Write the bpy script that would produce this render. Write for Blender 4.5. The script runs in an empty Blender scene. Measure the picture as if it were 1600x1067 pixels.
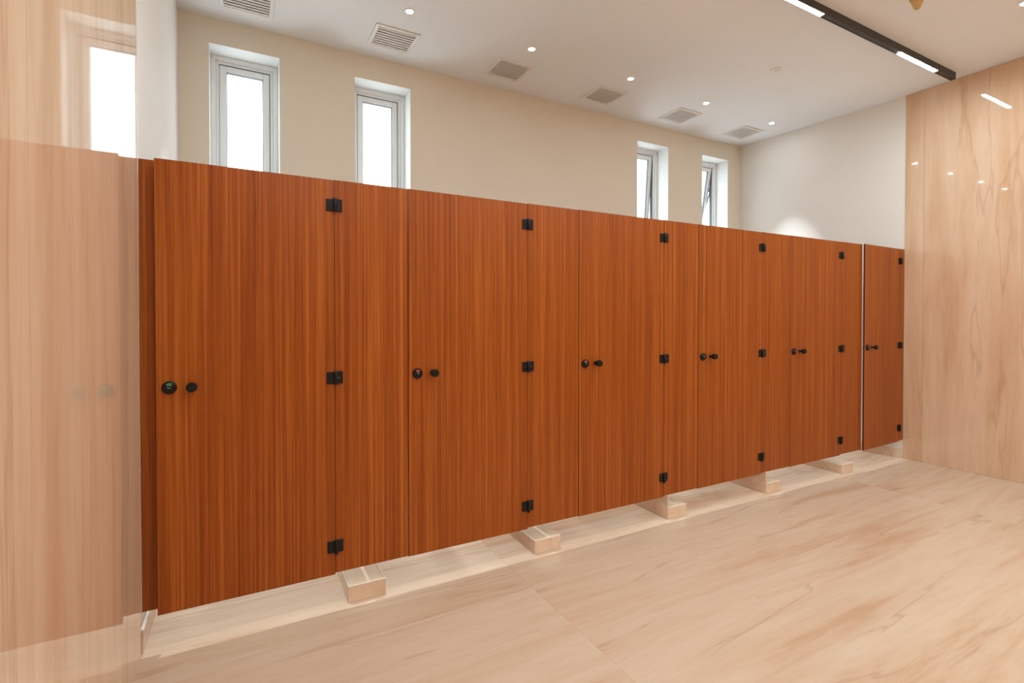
import bpy, bmesh, math, random
from mathutils import Vector, Matrix

random.seed(7)
S = bpy.context.scene
COL = S.collection
R = math.radians

# ------------------------------------------------------------------ camera
F_PX, SHIFT_PX = 785.363, -27.358
cam_d = bpy.data.cameras.new('camera')
cam_d.sensor_fit = 'HORIZONTAL'
cam_d.sensor_width = 36.0
cam_d.lens = F_PX * 36.0 / 1600.0
cam_d.shift_y = SHIFT_PX / 1600.0
cam_d.clip_start = 0.02
cam = bpy.data.objects.new('camera', cam_d)
COL.objects.link(cam)
cam.location = (-0.3937, -2.4475, 1.3561)
cam.rotation_euler = (R(90) - 0.0121, 0.0, -0.4978)
S.camera = cam

# ------------------------------------------------------------------ world (bright overcast sky)
SKY_STRENGTH = 3.5
w = bpy.data.worlds.new('overcast_sky')
S.world = w
w.use_nodes = True
bg = w.node_tree.nodes['Background']
bg.inputs['Color'].default_value = (0.86, 0.96, 1.0, 1)
bg.inputs['Strength'].default_value = SKY_STRENGTH

# ------------------------------------------------------------------ lamp levels, exposure
DOWN_WATT = 8.6          # downlights over the open floor
STALL_WATT = 6.2          # small downlights over the stalls
TUBE_EMIT = 50.0          # linear track lamps
LAMP_COL = (0.87, 0.985, 1.04)
vs = S.view_settings
vs.view_transform = 'Standard'
vs.look = 'None'
vs.gamma = 1.0
vs.use_curve_mapping = False
vs.exposure = 0.63

# ------------------------------------------------------------------ materials
def new_mat(name):
    m = bpy.data.materials.new(name)
    m.use_nodes = True
    nt = m.node_tree
    return m, nt, nt.nodes['Principled BSDF']

def plain(name, col, rough=0.5, metal=0.0, spec=0.5, bump=0.0, bscale=200.0, vary=0.03):
    m, nt, b = new_mat(name)
    N, L = nt.nodes, nt.links
    b.inputs['Roughness'].default_value = rough
    b.inputs['Metallic'].default_value = metal
    b.inputs['Specular IOR Level'].default_value = spec
    tc = N.new('ShaderNodeTexCoord')
    no = N.new('ShaderNodeTexNoise')
    no.inputs['Scale'].default_value = 2.3
    no.inputs['Detail'].default_value = 3
    L.new(tc.outputs['Object'], no.inputs['Vector'])
    r = N.new('ShaderNodeValToRGB')
    r.color_ramp.elements[0].position = .3
    r.color_ramp.elements[1].position = .7
    r.color_ramp.elements[0].color = (*[c * (1 - vary) for c in col], 1)
    r.color_ramp.elements[1].color = (*[min(1, c * (1 + vary)) for c in col], 1)
    L.new(no.outputs['Fac'], r.inputs['Fac'])
    L.new(r.outputs['Color'], b.inputs['Base Color'])
    if bump:
        n2 = N.new('ShaderNodeTexNoise')
        n2.inputs['Scale'].default_value = bscale
        L.new(tc.outputs['Object'], n2.inputs['Vector'])
        bp = N.new('ShaderNodeBump')
        bp.inputs['Strength'].default_value = bump
        bp.inputs['Distance'].default_value = 0.001
        L.new(n2.outputs['Fac'], bp.inputs['Height'])
        L.new(bp.outputs['Normal'], b.inputs['Normal'])
    return m

def math_node(N, L, op, a, b=None, c=None):
    n = N.new('ShaderNodeMath')
    n.operation = op
    for i, v in enumerate((a, b, c)):
        if v is None:
            continue
        if isinstance(v, (int, float)):
            n.inputs[i].default_value = v
        else:
            L.new(v, n.inputs[i])
    return n.outputs[0]

def offset_coords(N, L, scale):
    """object coordinates shifted by a random amount per object, then stretched"""
    tc = N.new('ShaderNodeTexCoord')
    oi = N.new('ShaderNodeObjectInfo')
    mul = N.new('ShaderNodeVectorMath'); mul.operation = 'SCALE'
    mul.inputs[0].default_value = (37.0, 53.0, 71.0)
    L.new(oi.outputs['Random'], mul.inputs['Scale'])
    sc = N.new('ShaderNodeVectorMath'); sc.operation = 'MULTIPLY'
    sc.inputs[1].default_value = scale
    L.new(tc.outputs['Object'], sc.inputs[0])
    add = N.new('ShaderNodeVectorMath'); add.operation = 'ADD'
    L.new(sc.outputs[0], add.inputs[0]); L.new(mul.outputs[0], add.inputs[1])
    return add.outputs[0]

def noise(N, L, vec, scale, detail=4, rough=.55, dist=0.0):
    n = N.new('ShaderNodeTexNoise')
    n.inputs['Scale'].default_value = scale
    n.inputs['Detail'].default_value = detail
    n.inputs['Roughness'].default_value = rough
    n.inputs['Distortion'].default_value = dist
    L.new(vec, n.inputs['Vector'])
    return n.outputs['Fac']

def ramp(N, L, fac, stops):
    r = N.new('ShaderNodeValToRGB')
    cr = r.color_ramp
    while len(cr.elements) > 1:
        cr.elements.remove(cr.elements[-1])
    for i, (p, c) in enumerate(stops):
        e = cr.elements[0] if i == 0 else cr.elements.new(p)
        e.position = p
        e.color = (*c, 1)
    L.new(fac, r.inputs['Fac'])
    return r.outputs['Color']

def mix(N, L, fac, a, b, mode='MIX'):
    n = N.new('ShaderNodeMix')
    n.data_type = 'RGBA'; n.blend_type = mode
    if isinstance(fac, (int, float)):
        n.inputs[0].default_value = fac
    else:
        L.new(fac, n.inputs[0])
    for idx, v in ((6, a), (7, b)):
        if isinstance(v, tuple):
            n.inputs[idx].default_value = (*v, 1)
        else:
            L.new(v, n.inputs[idx])
    return n.outputs[2]

def stone(name, stretch, light, mid, dark, vein, rough, spec=0.5, fine=1.0, ior=1.5):
    """veined travertine-look porcelain: bands, fine streaks and wandering hairline veins"""
    m, nt, b = new_mat(name)
    N, L = nt.nodes, nt.links
    v = offset_coords(N, L, stretch)
    bands = noise(N, L, v, 1.15, 6, .6, .35)
    col = ramp(N, L, bands, [(.34, dark), (.45, mid), (.56, light), (.68, mid)])
    streak = noise(N, L, v, 6.5 * fine, 5, .65, .15)
    st = ramp(N, L, streak, [(.3, (.92, .89, .86)), (.55, (1, 1, 1)), (.75, (.955, .95, .945))])
    col = mix(N, L, .75, col, st, 'MULTIPLY')
    # hairline veins
    vn = noise(N, L, v, 1.0, 4, .5, .35)
    d = math_node(N, L, 'ABSOLUTE', math_node(N, L, 'SUBTRACT', vn, .5))
    line = math_node(N, L, 'SUBTRACT', 1.0, math_node(N, L, 'MINIMUM', math_node(N, L, 'DIVIDE', d, .016), 1.0))
    gate = noise(N, L, v, .8, 2, .5, 0)
    gate = math_node(N, L, 'MULTIPLY', math_node(N, L, 'MAXIMUM', math_node(N, L, 'SUBTRACT', gate, .47), 0.0), 7.0)
    gate = math_node(N, L, 'MINIMUM', gate, .36)
    col = mix(N, L, math_node(N, L, 'MULTIPLY', line, gate), col, vein)
    L.new(col, b.inputs['Base Color'])
    b.inputs['Roughness'].default_value = rough
    b.inputs['Specular IOR Level'].default_value = spec
    b.inputs['IOR'].default_value = ior
    return m

M = {}
M['floor'] = stone('floor_stone', (.42, 4.2, 1.0), (.675, .528, .395), (.635, .468, .334), (.575, .376, .240), (.41, .24, .15), .22, fine=1.2)
M['wall_tile'] = stone('wall_stone', (3.4, 3.4, .36), (.79, .585, .42), (.75, .520, .350), (.68, .44, .275), (.46, .27, .17), .035, .5, fine=1.4)
M['curb_tile'] = stone('curb_stone', (3.2, 3.2, 2.2), (.80, .61, .46), (.75, .54, .39), (.68, .46, .31), (.5, .3, .2), .14)
M['curb_top'] = stone('curb_top_stone', (3.2, .9, 2.2), (.72, .585, .43), (.68, .53, .38), (.62, .46, .32), (.44, .30, .19), .16)

def wood():
    m, nt, b = new_mat('teak_laminate')
    N, L = nt.nodes, nt.links
    v = offset_coords(N, L, (1.0, 1.0, .007))
    fine = noise(N, L, v, 150.0, 2, .55, .0)
    med = noise(N, L, v, 62.0, 3, .6, .0)
    v2 = offset_coords(N, L, (1.0, 1.0, .03))
    broad = noise(N, L, v2, 7.0, 3, .5, .0)
    f = math_node(N, L, 'MULTIPLY', fine, .46)
    f = math_node(N, L, 'MULTIPLY_ADD', med, .38, f)
    f = math_node(N, L, 'MULTIPLY_ADD', broad, .16, f)
    col = ramp(N, L, f, [(.36, (.215, .040, .0015)), (.46, (.290, .061, .0030)), (.54, (.355, .083, .006)), (.64, (.46, .130, .018))])
    # short pores
    v3 = offset_coords(N, L, (1.0, 1.0, .025))
    pores = noise(N, L, v3, 260.0, 2, .5, 0)
    pr = ramp(N, L, pores, [(.34, (.72, .66, .6)), (.46, (1, 1, 1))])
    col = mix(N, L, .55, col, pr, 'MULTIPLY')
    L.new(col, b.inputs['Base Color'])
    b.inputs['Roughness'].default_value = .33
    b.inputs['Specular IOR Level'].default_value = .32
    bp = N.new('ShaderNodeBump')
    bp.inputs['Strength'].default_value = .12
    bp.inputs['Distance'].default_value = .0006
    L.new(fine, bp.inputs['Height'])
    L.new(bp.outputs['Normal'], b.inputs['Normal'])
    return m
M['wood'] = wood()
M['core'] = plain('laminate_core', (.075, .018, .006), .5)
M['black'] = plain('black_metal', (.006, .006, .0065), .36, 0.0, .28)
M['black_gloss'] = plain('black_lock_metal', (.005, .005, .0055), .25, 0.0, .32)
M['steel'] = plain('grey_steel', (.42, .42, .42), .3, 1.0)
M['red'] = plain('indicator_red', (.62, .03, .045), .4)
M['green'] = plain('indicator_green', (.03, .30, .13), .4)
M['mark'] = plain('engraved_mark', (.45, .45, .45), .45)
M['ceiling'] = plain('ceiling_paint', (.90, .945, .985), .75, 0, .2, .05, 90, .01)
M['paint'] = plain('cream_wall_paint', (.84, .77, .645), .7, 0, .25, .08, 120, .012)
M['paint_white'] = plain('white_wall_paint', (.84, .82, .775), .6, 0, .3, .05, 120, .01)
M['reveal'] = plain('skylit_reveal_paint', (.86, .87, .86), .6, 0, .3, .03, 120, .01)  # wall paint whitened for the skylight falling into the window openings
M['upvc'] = plain('white_window_plastic', (.88, .91, .92), .35, 0, .5)
M['gasket'] = plain('grey_gasket', (.10, .11, .12), .6)
M['vent'] = plain('white_grille_plastic', (.88, .88, .86), .45)
M['vent_dark'] = plain('grille_shadow_box', (.84, .82, .79), .7)
M['track'] = plain('dark_bronze_aluminium', (.045, .036, .030), .38, .3, .5)
M['grout'] = plain('beige_grout', (.64, .475, .35), .8)
M['edge'] = plain('pale_edge_trim', (.82, .76, .64), .35)
M['tan'] = plain('tan_brass', (.62, .40, .17), .45, .25)

def emission(name, col, strength):
    m = bpy.data.materials.new(name)
    m.use_nodes = True
    nt = m.node_tree
    nt.nodes.clear()
    o = nt.nodes.new('ShaderNodeOutputMaterial')
    e = nt.nodes.new('ShaderNodeEmission')
    e.inputs['Color'].default_value = (*col, 1)
    e.inputs['Strength'].default_value = strength
    nt.links.new(e.outputs[0], o.inputs[0])
    return m
M['tube'] = emission('linear_lamp_diffuser', LAMP_COL, TUBE_EMIT)
M['lens'] = emission('downlight_lens', (.92, .985, 1.0), 140.0)

def glass():
    m = bpy.data.materials.new('window_glass')
    m.use_nodes = True
    nt = m.node_tree; N, L = nt.nodes, nt.links
    N.clear()
    o = N.new('ShaderNodeOutputMaterial')
    tr = N.new('ShaderNodeBsdfTransparent'); tr.inputs[0].default_value = (.95, .965, .96, 1)
    gl = N.new('ShaderNodeBsdfGlossy'); gl.inputs['Roughness'].default_value = .01
    fr = N.new('ShaderNodeFresnel'); fr.inputs['IOR'].default_value = 1.5
    mx = N.new('ShaderNodeMixShader')
    ge = N.new('ShaderNodeNewGeometry')          # thin pane: reflect on the entry face only
    k = math_node(N, L, 'MULTIPLY', fr.outputs[0], math_node(N, L, 'SUBTRACT', 1.0, ge.outputs['Backfacing']))
    L.new(k, mx.inputs[0]); L.new(tr.outputs[0], mx.inputs[1]); L.new(gl.outputs[0], mx.inputs[2])
    L.new(mx.outputs[0], o.inputs[0])
    return m
M['glass'] = glass()

# ------------------------------------------------------------------ mesh helpers
def bm_box(bm, x0, x1, y0, y1, z0, z1, mi=0, bevel=0.0, seg=1):
    vs_ = [bm.verts.new((x, y, z)) for x in (x0, x1) for y in (y0, y1) for z in (z0, z1)]
    q = [(0, 1, 3, 2), (4, 6, 7, 5), (0, 4, 5, 1), (2, 3, 7, 6), (0, 2, 6, 4), (1, 5, 7, 3)]
    fs = []
    for a in q:
        f = bm.faces.new([vs_[i] for i in a]); f.material_index = mi; fs.append(f)
    if bevel:
        es = list({e for f in fs for e in f.edges})
        r = bmesh.ops.bevel(bm, geom=es, offset=bevel, segments=seg, affect='EDGES', profile=.5)
        for f in r['faces']:
            f.material_index = mi
    return fs

def bm_lathe(bm, prof, n=32, axis='Y', origin=(0, 0, 0), mi=0, close=True):
    """profile [(radius, along)] turned about an axis through origin"""
    rings = []
    for r, a in prof:
        ring = []
        for i in range(n):
            t = 2 * math.pi * i / n
            c, s = r * math.cos(t), r * math.sin(t)
            p = {'Y': (c, a, s), 'Z': (c, s, a), 'X': (a, c, s)}[axis]
            ring.append(bm.verts.new([p[k] + origin[k] for k in range(3)]))
        rings.append(ring)
    for a, b in zip(rings, rings[1:]):
        for i in range(n):
            f = bm.faces.new((a[i], a[(i + 1) % n], b[(i + 1) % n], b[i])); f.material_index = mi; f.smooth = True
    if close:
        for ring in (rings[0], rings[-1]):
            f = bm.faces.new(ring); f.material_index = mi
    return rings

def bm_prism(bm, pts, y0, y1, mi=0):
    """(x,z) outline extruded along y"""
    a = [bm.verts.new((x, y0, z)) for x, z in pts]
    b = [bm.verts.new((x, y1, z)) for x, z in pts]
    n = len(pts)
    for i in range(n):
        f = bm.faces.new((a[i], a[(i + 1) % n], b[(i + 1) % n], b[i])); f.material_index = mi
    bm.faces.new(a).material_index = mi
    bm.faces.new(b[::-1]).material_index = mi

def mesh_of(name, bm, mats):
    bmesh.ops.recalc_face_normals(bm, faces=bm.faces[:])
    me = bpy.data.meshes.new(name)
    bm.to_mesh(me); bm.free()
    for m in mats:
        me.materials.append(M[m])
    return me

def obj(name, bm, mats, parent=None, loc=None, rot=None):
    mats = [mats] if isinstance(mats, str) else mats
    me = bm if isinstance(bm, bpy.types.Mesh) else mesh_of(name, bm, mats)
    o = bpy.data.objects.new(name, me)
    COL.objects.link(o)
    if parent is not None:
        o.parent = parent
    if loc: o.location = loc
    if rot: o.rotation_euler = rot
    return o

def box(name, x0, x1, y0, y1, z0, z1, mats, parent=None, bevel=0.0, seg=1):
    bm = bmesh.new(); bm_box(bm, x0, x1, y0, y1, z0, z1, 0, bevel, seg)
    return obj(name, bm, mats, parent)

def tag(o, label, cat, group=None):
    o['label'] = label; o['category'] = cat; o['kind'] = 'thing'
    if group: o['group'] = group
    return o

def struct(o, label=None):
    o['kind'] = 'structure'
    if label: o['label'] = label
    return o

def empty(name, loc=(0, 0, 0), rz=0.0):
    o = bpy.data.objects.new(name, None)
    COL.objects.link(o)
    o.location = loc; o.rotation_euler = (0, 0, rz)
    o.empty_display_size = .1
    return o

# ------------------------------------------------------------------ room dimensions
XL, XR = -0.7443, 5.2359            # faces of the side walls (tile)
YB = 1.7244                         # painted wall behind the stalls
YN = -4.6                           # wall behind the photographer
ZC = 3.4858
XRB = 5.101                         # right painted wall leans in towards the back corner
LIFT = lambda x: .0034 * (x + .69)  # the row of panels rises very slightly to the right

# ------------------------------------------------------------------ floor with large slabs
fl = struct(box('floor', XL - .3, XR + .3, YN - .2, YB + .3, -.12, -.009, 'grout'), 'veined beige stone floor')
xs = [XL - .2, .895, 4.095, XR + .2]
ys = [YN - .1, -3.485, -1.885, -.285, 1.315, YB + .2]
g = .0003
for j in range(len(ys) - 1):
    for i in range(len(xs) - 1):
        box('floor_tile', xs[i] + g, xs[i + 1] - g, ys[j] + g, ys[j + 1] - g, -.0095, 0, 'floor', fl)

# ------------------------------------------------------------------ ceiling
struct(box('ceiling', XL - .3, XR + .3, YN - .2, YB + .3, ZC, ZC + .12, 'ceiling'), 'flat white painted ceiling')

# ------------------------------------------------------------------ left wall: painted body, polished slabs up to the stall front
wl = struct(box('wall_left', XL - .25, XL - .006, YN - .2, YB + .2, 0, ZC, 'paint_white'), 'left wall, polished stone in front of the stalls')
e = [.018, -1.165, -2.365, -3.565, YN]
for a, b in zip(e, e[1:]):
    box('wall_tile', XL - .006, XL, b + .0008, a - .0008, 0.001, ZC - .001, 'wall_tile', wl)
box('edge_trim', XL - .006, XL + .0006, .018, .024, 0.001, ZC - .001, 'curb_tile', wl)

# ------------------------------------------------------------------ right wall
bm = bmesh.new()
pts = [(XR + .006, YN - .2), (XR + .006, .006), (XRB + .004, YB + .02), (XRB + .3, YB + .2), (XR + .3, YN - .2)]
a = [bm.verts.new((x, y, 0)) for x, y in pts]; b = [bm.verts.new((x, y, ZC)) for x, y in pts]
for i in range(5):
    bm.faces.new((a[i], a[(i + 1) % 5], b[(i + 1) % 5], b[i]))
bm.faces.new(a[::-1]); bm.faces.new(b)
wr = struct(obj('wall_right', bm, 'paint_white'), 'right wall, polished stone in front of the stalls')
e = [.004, -.148, -1.348, -2.548, -3.748, YN]
for a, b in zip(e, e[1:]):
    box('wall_tile', XR, XR + .006, b + .0008, a - .0008, 0.001, ZC - .001, 'wall_tile', wr)

# wall behind the photographer, closes the room
wf = struct(box('wall_front', XL - .3, XR + .3, YN - .2, YN - .006, 0, ZC, 'paint_white'), 'wall behind the viewer')
n = 5
for i in range(n):
    x0 = XL + (XR - XL) * i / n; x1 = XL + (XR - XL) * (i + 1) / n
    box('wall_tile', x0 + .0008, x1 - .0008, YN - .006, YN, 0.001, ZC - .001, 'wall_tile', wf)

# ------------------------------------------------------------------ painted wall behind the stalls with four window openings
WIN = [(-.5686, -.115, 3.306), (.4349, .8931, 3.293), (3.4255, 3.8861, 3.284), (4.4363, 4.8862, 3.286)]
WZ0 = 1.90
WT = .26
def wall_with_holes(name, x0, x1, z0, z1, y0, y1, holes):
    bm = bmesh.new()
    cx = sorted({x0, x1, *[h[0] for h in holes], *[h[1] for h in holes]})
    cols = list(zip(cx, cx[1:]))
    def quad(p, mi):
        bm.faces.new([bm.verts.new(q) for q in p]).material_index = mi
    for a, b in cols:
        h = next((h for h in holes if abs(h[0] - a) < 1e-6), None)
        spans = [(z0, z1)] if h is None else [(z0, WZ0), (h[2], z1)]
        for c, d in spans:
            for y in (y0, y1):
                quad([(a, y, c), (b, y, c), (b, y, d), (a, y, d)], 0)
        if h:
            quad([(a, y0, WZ0), (a, y1, WZ0), (a, y1, h[2]), (a, y0, h[2])], 1)
            quad([(b, y0, WZ0), (b, y1, WZ0), (b, y1, h[2]), (b, y0, h[2])], 1)
            quad([(a, y0, WZ0), (b, y0, WZ0), (b, y1, WZ0), (a, y1, WZ0)], 1)
            quad([(a, y0, h[2]), (b, y0, h[2]), (b, y1, h[2]), (a, y1, h[2])], 1)
    bmesh.ops.remove_doubles(bm, verts=bm.verts[:], dist=1e-5)
    return obj(name, bm, ['paint', 'reveal'])
struct(wall_with_holes('wall_back', XL - .25, XR + .25, 0, ZC, YB, YB + WT, WIN), 'cream painted wall behind the stalls')

# ------------------------------------------------------------------ windows: fixed frame, sash, glass (the right pair tilted open at the foot)
def frame_ring(bm, x0, x1, z0, z1, t, y0, y1, bev=.003):
    bm_box(bm, x0, x0 + t, y0, y1, z0, z1, 0, bev)
    bm_box(bm, x1 - t, x1, y0, y1, z0, z1, 0, bev)
    bm_box(bm, x0 + t, x1 - t, y0, y1, z1 - t, z1, 0, bev)
    bm_box(bm, x0 + t, x1 - t, y0, y1, z0, z0 + t, 0, bev)

for i, (x0, x1, zt) in enumerate(WIN):
    tilt = (0, 0, R(4.0), R(9.0))[i]
    yf = YB + .170
    t = empty('window_%d' % (i + 1), ((x0 + x1) / 2, yf, WZ0))
    struct(t, ('narrow white window nearest the left wall, closed', 'narrow white window, second from the left, closed',
               'narrow white window, third from the left, tilted slightly open', 'narrow white window nearest the right wall, tilted open')[i])
    hw, h = (x1 - x0) / 2, zt - WZ0
    bm = bmesh.new(); frame_ring(bm, -hw, hw, 0, h, .034, 0, .07)
    obj('window_frame', bm, 'upvc', t)
    bm = bmesh.new(); frame_ring(bm, -hw + .034, hw - .034, .034, h - .034, .020, .014, .07)
    obj('frame_rebate', bm, 'upvc', t)
    bm = bmesh.new()
    frame_ring(bm, -hw + .0535, hw - .0535, .0535, h - .0535, .003, .020, .055, 0)
    obj('gasket', bm, 'gasket', t)
    # sash pivots along its top edge
    sx, sz0, sz1 = hw - .0575, .0575, h - .0575
    sash = empty('sash', (0, .022, sz1)); sash.parent = t; sash.rotation_euler = (tilt, 0, 0)
    sh = sz1 - sz0
    bm = bmesh.new(); frame_ring(bm, -sx, sx, -sh, 0, .046, 0, .045, .004)
    me = mesh_of('sash_frame', bm, ['upvc'])
    COL.objects.unlink(sash); bpy.data.objects.remove(sash)
    sash = obj('sash', me, 'upvc', t, (0, .022, sz1), (tilt, 0, 0))
    bm = bmesh.new(); frame_ring(bm, -sx + .046, sx - .046, -sh + .046, -.046, .004, .006, .030, 0)
    obj('glazing_bead', bm, 'gasket', sash)
    box('pane', -sx + .048, sx - .048, .018, .024, -sh + .048, -.048, 'glass', sash)
    if tilt:
        # scissor stay on the right hand jamb
        for k, (pa, pb) in enumerate((((sx + .004, .030, sz1 - .20), (sx - .004, .030 + math.sin(tilt) * .45, sz1 - .46)),
                                      ((sx + .004, .030, sz1 - .46), (sx - .004, .030 + math.sin(tilt) * .24, sz1 - .22)))):
            pa, pb = Vector(pa), Vector(pb)
            d = pb - pa
            bm = bmesh.new(); bm_box(bm, -.0025, .0025, -.007, .007, 0, d.length, 0, .001)
            o = obj('stay_arm', bm, 'gasket', t, pa)
            o.rotation_mode = 'QUATERNION'; o.rotation_quaternion = d.to_track_quat('Z', 'Y')

# ------------------------------------------------------------------ tiled kerbs under the stall dividers
HS = [-.002, 1.037, 2.082, 3.096, 4.158, 5.149]      # hinge seams
LS = [-.691, .346, 1.388, 2.405, 3.446, 4.485]       # latch seams
BX = [.0575, 1.089, 2.129, 3.165, 4.197]
BW, BH, BY0 = .176, .079, .005
ordn = ['first', 'second', 'third', 'fourth', 'fifth', 'sixth']
def kerb(i, x):
    t = empty('divider_kerb', (x + BW / 2, BY0, 0))
    tag(t, 'low beige tiled kerb block under the wooden panels, %s from the left' % ordn[i], 'kerb', 'tiled kerbs under the stall dividers')
    h = BW / 2; L_ = YB - BY0 - .002
    box('core', -h + .008, h - .008, .008, L_, 0, BH - .008, 'grout', t)
    xs_ = [-h, h - .062, h] if i in (1, 2) else [-h, h]
    for a, b in zip(xs_, xs_[1:]):
        box('front_tile', a + .0005, b - .0005, 0, .008, .0005, BH - .0005, 'curb_tile', t, .0008)
    tall = i in (2, 3)
    hh = .152 + LIFT(x) if tall else BH
    for s in (-1, 1):
        z1 = hh if s < 0 else BH
        xa, xb = (-h, -h + .008) if s < 0 else (h - .008, h)
        yj = [.0082, .62, 1.22, L_]
        for a, b in zip(yj, yj[1:]):
            box('side_tile', xa, xb, a + .0005, b - .0005, .0005, z1 - .0005, 'curb_tile', t, .0008)
        if s < 0 and tall:
            box('side_end', xa, xb, 0, .0082, BH + .0002, z1 - .0005, 'curb_tile', t, .0008)
    yj = [.0082, .75, L_]
    for a, b in zip(yj, yj[1:]):
        box('top_tile', -h + .0085, h - .0085, a + .0005, b - .0005, BH - .008, BH - .0002, 'curb_top', t, .0008)
    if not tall:
        box('edge_trim', -h - .0005, -h + .005, 0, L_, BH - .004, BH + .0012, 'edge', t)
    box('front_edge_trim', -h, h, -.0005, .004, BH - .0025, BH + .001, 'edge', t)
for i, x in enumerate(BX):
    kerb(i, x)

t = empty('wall_kerb', (XL, .03, 0))
tag(t, 'slim tiled kerb along the foot of the left wall inside the first stall', 'kerb')
box('side_tile', 0.0, .006, 0, YB - .032, .0005, .094, 'curb_tile', t, .0008)
box('edge_trim', -.004, .0066, 0, YB - .032, .094, .0985, 'edge', t)
t = empty('wall_kerb', (XR, .02, 0))
tag(t, 'low tiled kerb at the foot of the right wall under the last stall door', 'kerb')
d = (XRB - XR) / YB
def skew_box(name, xa, xb, y0, y1, z0, z1, mat, parent):
    bm = bmesh.new(); bm_box(bm, xa, xb, y0, y1, z0, z1)
    for v in bm.verts: v.co.x += d * v.co.y
    return obj(name, bm, mat, parent)
skew_box('side_tile', -.028, -.020, 0, YB - .03, .0005, .094, 'curb_tile', t)
skew_box('top_tile', -.020, -.001, 0, YB - .03, .0005, .093, 'curb_top', t)
skew_box('edge_trim', -.029, -.018, 0, YB - .03, .0935, .098, 'edge', t)

# ------------------------------------------------------------------ stall front: panels, doors, hinges, locks
TH = .013
Z0, Z1 = .155, 1.993
def panel_mesh(name, w_, z0, z1, th=TH):
    """laminate board: wood faces, dark core on the edges; front at y=0, local x from 0"""
    bm = bmesh.new()
    bm_box(bm, 0, w_, 0, th, z0, z1, 0, .0008)
    bmesh.ops.recalc_face_normals(bm, faces=bm.faces[:])
    for f in bm.faces:
        f.material_index = 0 if abs(f.normal.y) > .9 else 1
    return mesh_of(name, bm, ['wood', 'core'])

def hinge_meshes():
    out = []
    hh = .0285
    for kind in range(3):
        # door leaf (left of the seam)
        bm = bmesh.new(); bm_box(bm, -.036, -.004, -.0055, 0, -hh, hh - .0015, 0, .0012)
        leaf_l = mesh_of('hinge_leaf', bm, ['black'])
        bm = bmesh.new()
        if kind == 1:
            bm_box(bm, -.0045, .034, -.0135, 0, -hh + .001, hh + .001, 0, .0018, 2)
        else:
            bm_box(bm, .002, .034, -.0065, 0, -hh, hh, 0, .0012)
        leaf_r = mesh_of('hinge_leaf', bm, ['black'])
        bm = bmesh.new()
        za, zb = ((-hh, hh + .004), (-hh - .002, hh - .002), (-hh - .008, hh - .001))[kind]
        bm_lathe(bm, [(.0075, za), (.0085, za + .001), (.0085, zb - .001), (.0075, zb)], 20, 'Z', (.002, -.0075, 0))
        barrel = mesh_of('hinge_barrel', bm, ['black'])
        bm = bmesh.new()
        if kind == 2:
            bm_lathe(bm, [(.0035, -.0068), (.0035, -.0010)], 14, 'Y', (.014, -.0008, 0.004))
        else:
            bm_box(bm, .009, .019, -.0139 if kind == 1 else -.0068, -.006, -.001, .001, 0)
        screw = mesh_of('hinge_screw', bm, ['steel' if kind == 1 else 'core'])
        out.append((barrel, leaf_l, leaf_r, screw))
    return out
HINGE = hinge_meshes()
HZ = (1.8765, 1.0775, .289)

def lock_meshes():
    bm = bmesh.new()
    bm_lathe(bm, [(.0265, 0), (.0265, -.004), (.0245, -.0085), (.021, -.0105), (.0205, -.0100)], 40)
    ros = mesh_of('lock_rosette', bm, ['black_gloss'])
    bm = bmesh.new()
    bm_lathe(bm, [(.0085, -.0098), (.0085, -.0135), (.0070, -.0145)], 24)
    coin = mesh_of('turn_button', bm, ['black_gloss'])
    bm = bmesh.new(); bm_box(bm, -.0055, .0055, -.0150, -.0142, -.0009, .0009, 0)
    slot = mesh_of('coin_slot', bm, ['mark'])
    def arc(r0, r1, a0, a1, y0, y1, m):
        bm = bmesh.new(); n_ = 12
        pts = [(r1 * math.cos(R(a0 + (a1 - a0) * k / n_)), r1 * math.sin(R(a0 + (a1 - a0) * k / n_))) for k in range(n_ + 1)]
        pts += [(r0 * math.cos(R(a1 + (a0 - a1) * k / n_)), r0 * math.sin(R(a1 + (a0 - a1) * k / n_))) for k in range(n_ + 1)]
        bm_prism(bm, pts, y0, y1)
        return mesh_of('arc', bm, [m])
    return ros, coin, slot, {c: arc(.0125, .0190, 55, 125, -.0115, -.0095, c) for c in ('red', 'green', 'black')}, arc(.0092, .0104, 35, 145, -.0118, -.0095, 'mark')
LOCK = lock_meshes()
def knob_mesh():
    bm = bmesh.new()
    bm_lathe(bm, [(.0135, 0), (.0135, -.0035), (.0115, -.006), (.0085, -.009), (.0080, -.019), (.0105, -.023), (.0182, -.026), (.0198, -.030),
                  (.0198, -.046), (.0186, -.0482), (.0176, -.0486)], 32)
    return mesh_of('knob', bm, ['black'])
KNOB = knob_mesh()
def bolt_mesh():
    bm = bmesh.new(); bm_box(bm, -.016, .004, -.003, .003, -.011, .011, 0, .001)
    return mesh_of('latch_bolt', bm, ['core'])
BOLT = bolt_mesh()

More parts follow.
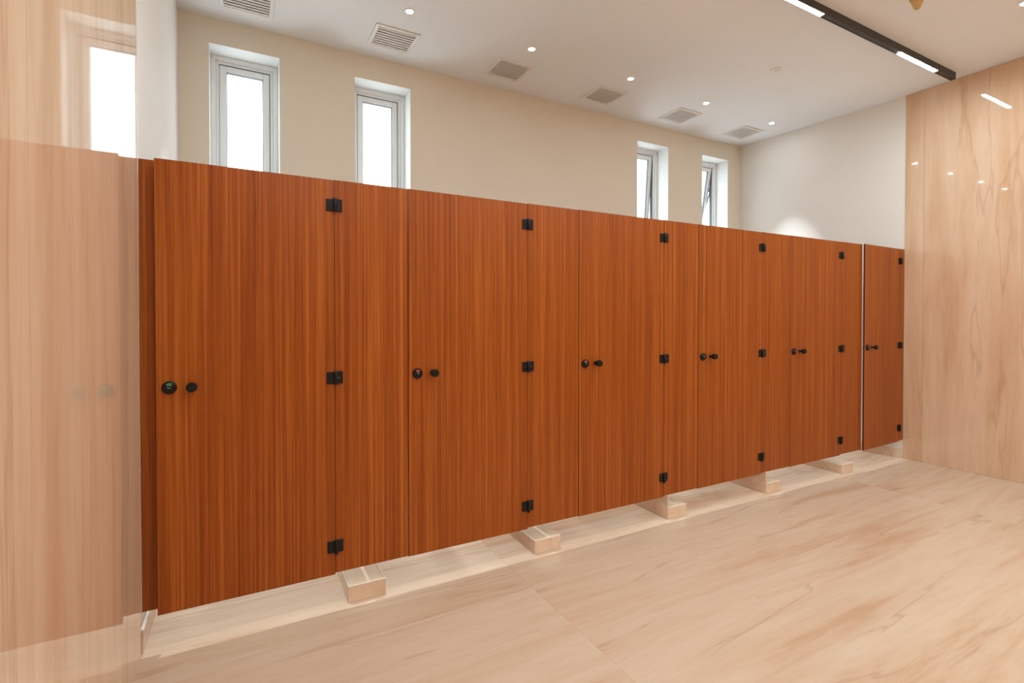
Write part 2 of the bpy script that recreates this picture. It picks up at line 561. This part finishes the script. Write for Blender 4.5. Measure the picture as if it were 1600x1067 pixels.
door_lab = ['wooden stall door next to the left tiled wall, lock showing green',
            'wooden stall door second from the left, lock showing red',
            'wooden stall door third from the left, in the middle of the row',
            'wooden stall door fourth from the left',
            'wooden stall door fifth from the left, second from the right wall',
            'last wooden stall door by the right tiled wall, standing slightly ajar']
ind = ['green', 'red', 'red', 'black', 'black', 'black']
AJAR = [0, 0, 0, 0, 0, R(1.9)]
for i in range(6):
    xh, xl = HS[i], LS[i]
    w_ = xh - xl - .0036
    dz = LIFT((xh + xl) / 2)
    # empty at the hinge edge foot, door swings about it; local x runs from -w to 0
    t = empty('stall_door', (xh - .0006, 0, 0), AJAR[i])
    tag(t, door_lab[i], 'door', 'stall doors')
    p = obj('door_panel', panel_mesh('door_panel', w_, Z0 + dz, Z1 + dz), None, t, (-w_, 0, 0))
    for k in range(3):
        barrel, ll, lr, sc = HINGE[k]
        hg = obj('hinge', barrel, None, t, (.0006, 0, HZ[k] + dz))
        obj('hinge_leaf', ll, None, hg); obj('hinge_leaf', lr, None, hg); obj('hinge_screw', sc, None, hg)
    ros, coin, slot, arcs, mk = LOCK
    lx = xl + .049 - xh; lz = 1.0725 + dz
    r = obj('lock', ros, None, t, (lx, 0, lz))
    obj('indicator', arcs[ind[i]], None, r)
    if ind[i] != 'black':
        r.children[0]['label'] = ind[i] + ' occupancy indicator'
    obj('turn_button', coin, None, r); obj('coin_slot', slot, None, r); obj('indicator_mark', mk, None, r)
    if i == 5: obj('latch_bolt', BOLT, None, t, (-w_, .0065, lz))
    obj('knob', KNOB, None, t, (xl + .128 - xh, 0, lz + .001))

pil_lab = ['first', 'second', 'third', 'fourth', 'fifth']
for i in range(6):
    x0 = HS[i] + .0006
    x1 = (LS[i + 1] - .0005) if i < 5 else 5.226
    dz = LIFT((x0 + x1) / 2)
    o = obj('fixed_panel', panel_mesh('fixed_panel', x1 - x0, Z0 + .006 + dz, Z1 + dz), None, None, (x0, 0, 0))
    tag(o, ('fixed teak panel right of the %s stall door from the left' % pil_lab[i]) if i < 5 else 'narrow fixed teak strip between the last door and the right tiled wall',
        'panel', 'fixed panels between the stall doors')
o = obj('filler_panel', panel_mesh('filler_panel', .088, Z0 + .013, Z1), None, None, (XL + .001, .034, 0))
tag(o, 'narrow dark recessed teak strip between the left wall and the first door', 'panel')

for i in range(5):
    xc = BX[i] + BW / 2 + .01
    dz = LIFT(xc)
    bm = bmesh.new(); bm_box(bm, -TH / 2, TH / 2, 0, YB - TH - .001, Z0 + .02 + dz, Z1 - .004 + dz, 0, .0008)
    bmesh.ops.recalc_face_normals(bm, faces=bm.faces[:])
    for f in bm.faces:
        f.material_index = 0 if abs(f.normal.x) > .9 else 1
    o = obj('cubicle_divider', bm, ['wood', 'core'], None, (xc, TH + .0005, 0))
    tag(o, 'teak divider board running back between stalls %s and %s from the left' % (ordn[i], ordn[i + 1]), 'panel', 'dividers between the stalls')

# ------------------------------------------------------------------ ceiling grilles
VX = [-.333, .655, 1.655, 2.692, 3.705, 4.705]
vent_lab = ['cut by the top edge above the leftmost window', 'above the second window from the left', 'third from the left along the cream wall',
            'fourth from the left along the cream wall', 'above the third window from the left', 'nearest the right back corner']
VH = .150
bm = bmesh.new()
bm_box(bm, -VH - .015, -VH + .012, -VH - .008, VH + .008, -.010, 0, 0, .003)
bm_box(bm, VH - .012, VH + .015, -VH - .008, VH + .008, -.010, 0, 0, .003)
bm_box(bm, -VH + .012, VH - .012, -VH - .008, -VH + .019, -.010, 0, 0, .003)
bm_box(bm, -VH + .012, VH - .012, VH - .019, VH + .008, -.010, 0, 0, .003)
V_FRAME = mesh_of('grille_frame', bm, ['vent'])
bm = bmesh.new(); bm_box(bm, -VH + .010, VH - .010, -VH + .016, VH - .016, -.0015, -.0003)
V_BACK = mesh_of('grille_backing', bm, ['vent_dark'])
bm = bmesh.new(); bm_box(bm, -VH + .012, VH - .012, -.0138, .0138, -.0012, .0012, 0, .0005)
V_SLAT = mesh_of('slat', bm, ['vent'])
for i, x in enumerate(VX):
    t = empty('ceiling_vent', (x, 1.383, ZC))
    tag(t, 'square white slatted ceiling vent ' + vent_lab[i], 'vent', 'ceiling vents over the stalls')
    obj('grille_frame', V_FRAME, None, t); obj('grille_backing', V_BACK, None, t)
    for k in range(8):
        obj('slat', V_SLAT, None, t, (0, -.1155 + .033 * k, -.0075), (R(13), 0, 0))

# ------------------------------------------------------------------ recessed downlights
bm = bmesh.new()
bm_lathe(bm, [(.024, -.0005), (.034, -.0005), (.035, -.003), (.032, -.006), (.025, -.0065), (.023, -.004)], 36, 'Z', close=False)
D_TRIM = mesh_of('trim_ring', bm, ['vent'])
bm = bmesh.new(); bm_lathe(bm, [(.0235, -.0050), (.0235, -.0030)], 32, 'Z')
D_LENS = mesh_of('lens', bm, ['lens'])
def lamp_data(watt, spread):
    ld = bpy.data.lights.new('downlight_lamp', 'AREA')
    ld.shape = 'DISK'; ld.size = .045; ld.energy = watt; ld.color = LAMP_COL; ld.spread = R(spread)
    return ld
LD_MAIN, LD_STALL = lamp_data(DOWN_WATT, 165), lamp_data(STALL_WATT, 48)
def downlight(x, y, label, group, ld=LD_MAIN):
    t = empty('downlight', (x, y, ZC))
    tag(t, label, 'downlight', group)
    obj('trim_ring', D_TRIM, None, t); obj('lens', D_LENS, None, t)
    l = bpy.data.objects.new('lamp', ld); COL.objects.link(l); l.parent = t; l.location = (0, 0, -.0062)
DX = [(-.24, .975), (.66, .979), (1.655, .994), (2.681, .999), (3.684, 1.029), (4.734, 1.044)]  # leftmost lamp is out of view, added to light the first stall
dl_lab = ['unseen one added left of all the others in the row', 'nearest the square vent above the second window', 'second in the row from the left',
          'middle one of the row', 'fourth in the row from the left', 'nearest the right end of the row']
for (x, y), s in zip(DX, dl_lab):
    downlight(x, y, 'small round ceiling downlight over the stalls, ' + s, 'downlights over the stalls', LD_STALL)
downlight(4.285, -1.095, 'round ceiling downlight at the top right corner of the view', 'downlights over the open floor')
for x, y in ((2.3, -1.095), (.3, -1.095), (4.285, -2.7), (2.3, -2.7), (.3, -2.7), (4.285, -4.0), (2.3, -4.0), (.3, -4.0)):  # unseen lamps, added as soft fill for the room
    downlight(x, y, 'unseen round ceiling downlight added for fill over the open floor', 'downlights over the open floor')

# ------------------------------------------------------------------ linear track lights
def track(y, x0, x1, segs, label, group=None):
    t = empty('linear_track_light', (0, y, ZC))
    tag(t, label, 'track light', group)
    wv, dp = .019, .056
    bm = bmesh.new()
    bm_box(bm, x0, x1, -wv, -wv + .003, -dp, 0)
    bm_box(bm, x0, x1, wv - .003, wv, -dp, 0)
    bm_box(bm, x0, x1, -wv + .003, wv - .003, -.006, 0)
    obj('track_housing', bm, 'track', t)
    for xa in (x0 - .003, x1):
        box('end_cap', xa, xa + .003, -wv, wv, -dp, 0, 'track', t)
    edges = [x0] + [v for s in segs for v in s] + [x1]
    for a, b in zip(edges[::2], edges[1::2]):
        if b - a > .01:
            box('cover_strip', a, b, -wv + .003, wv - .003, -dp + .003, -dp + .007, 'track', t)
    for a, b in segs:
        lamp = box('linear_lamp', a, b, -wv + .0032, wv - .0032, -dp - .0006, -.040, 'tube', t)
        lamp['label'] = 'lit white diffuser'
track(-.412, -.60, 5.085, [(-.42, .04), (.98, 1.55), (2.55, 3.13), (4.17, 4.77)], 'long dark ceiling track with lit white strips, ending near the right wall')
track(-3.4, -.60, 5.085, [(-.42, .04), (.98, 1.55), (2.55, 3.13), (4.17, 4.77)], 'unseen long dark ceiling track added behind the viewer for fill light')  # second track is unseen, added to fill the room with light

# ------------------------------------------------------------------ small ceiling fittings
t = empty('ceiling_detector', (3.67, .285, ZC))
tag(t, 'small flat white round detector on the ceiling left of the track light', 'detector')
bm = bmesh.new(); bm_lathe(bm, [(.046, 0), (.047, -.004), (.044, -.007), (.030, -.009), (.001, -.0095)], 32, 'Z'); obj('cover', bm, 'vent', t)
bm = bmesh.new(); bm_lathe(bm, [(.012, -.009), (.011, -.013), (.001, -.014)], 20, 'Z'); obj('sensor_dome', bm, 'vent', t)

t = empty('ceiling_fitting', (3.50, -.81, ZC))
tag(t, 'tan cone shaped fitting hanging from the ceiling at the top edge, right of the track', 'ceiling fitting')
bm = bmesh.new(); bm_lathe(bm, [(.060, 0), (.060, -.010), (.052, -.014)], 32, 'Z'); obj('base', bm, 'tan', t)
bm = bmesh.new(); bm_lathe(bm, [(.050, -.014), (.046, -.040), (.028, -.085), (.018, -.110), (.014, -.118), (.002, -.120)], 32, 'Z'); obj('cone', bm, 'tan', t)
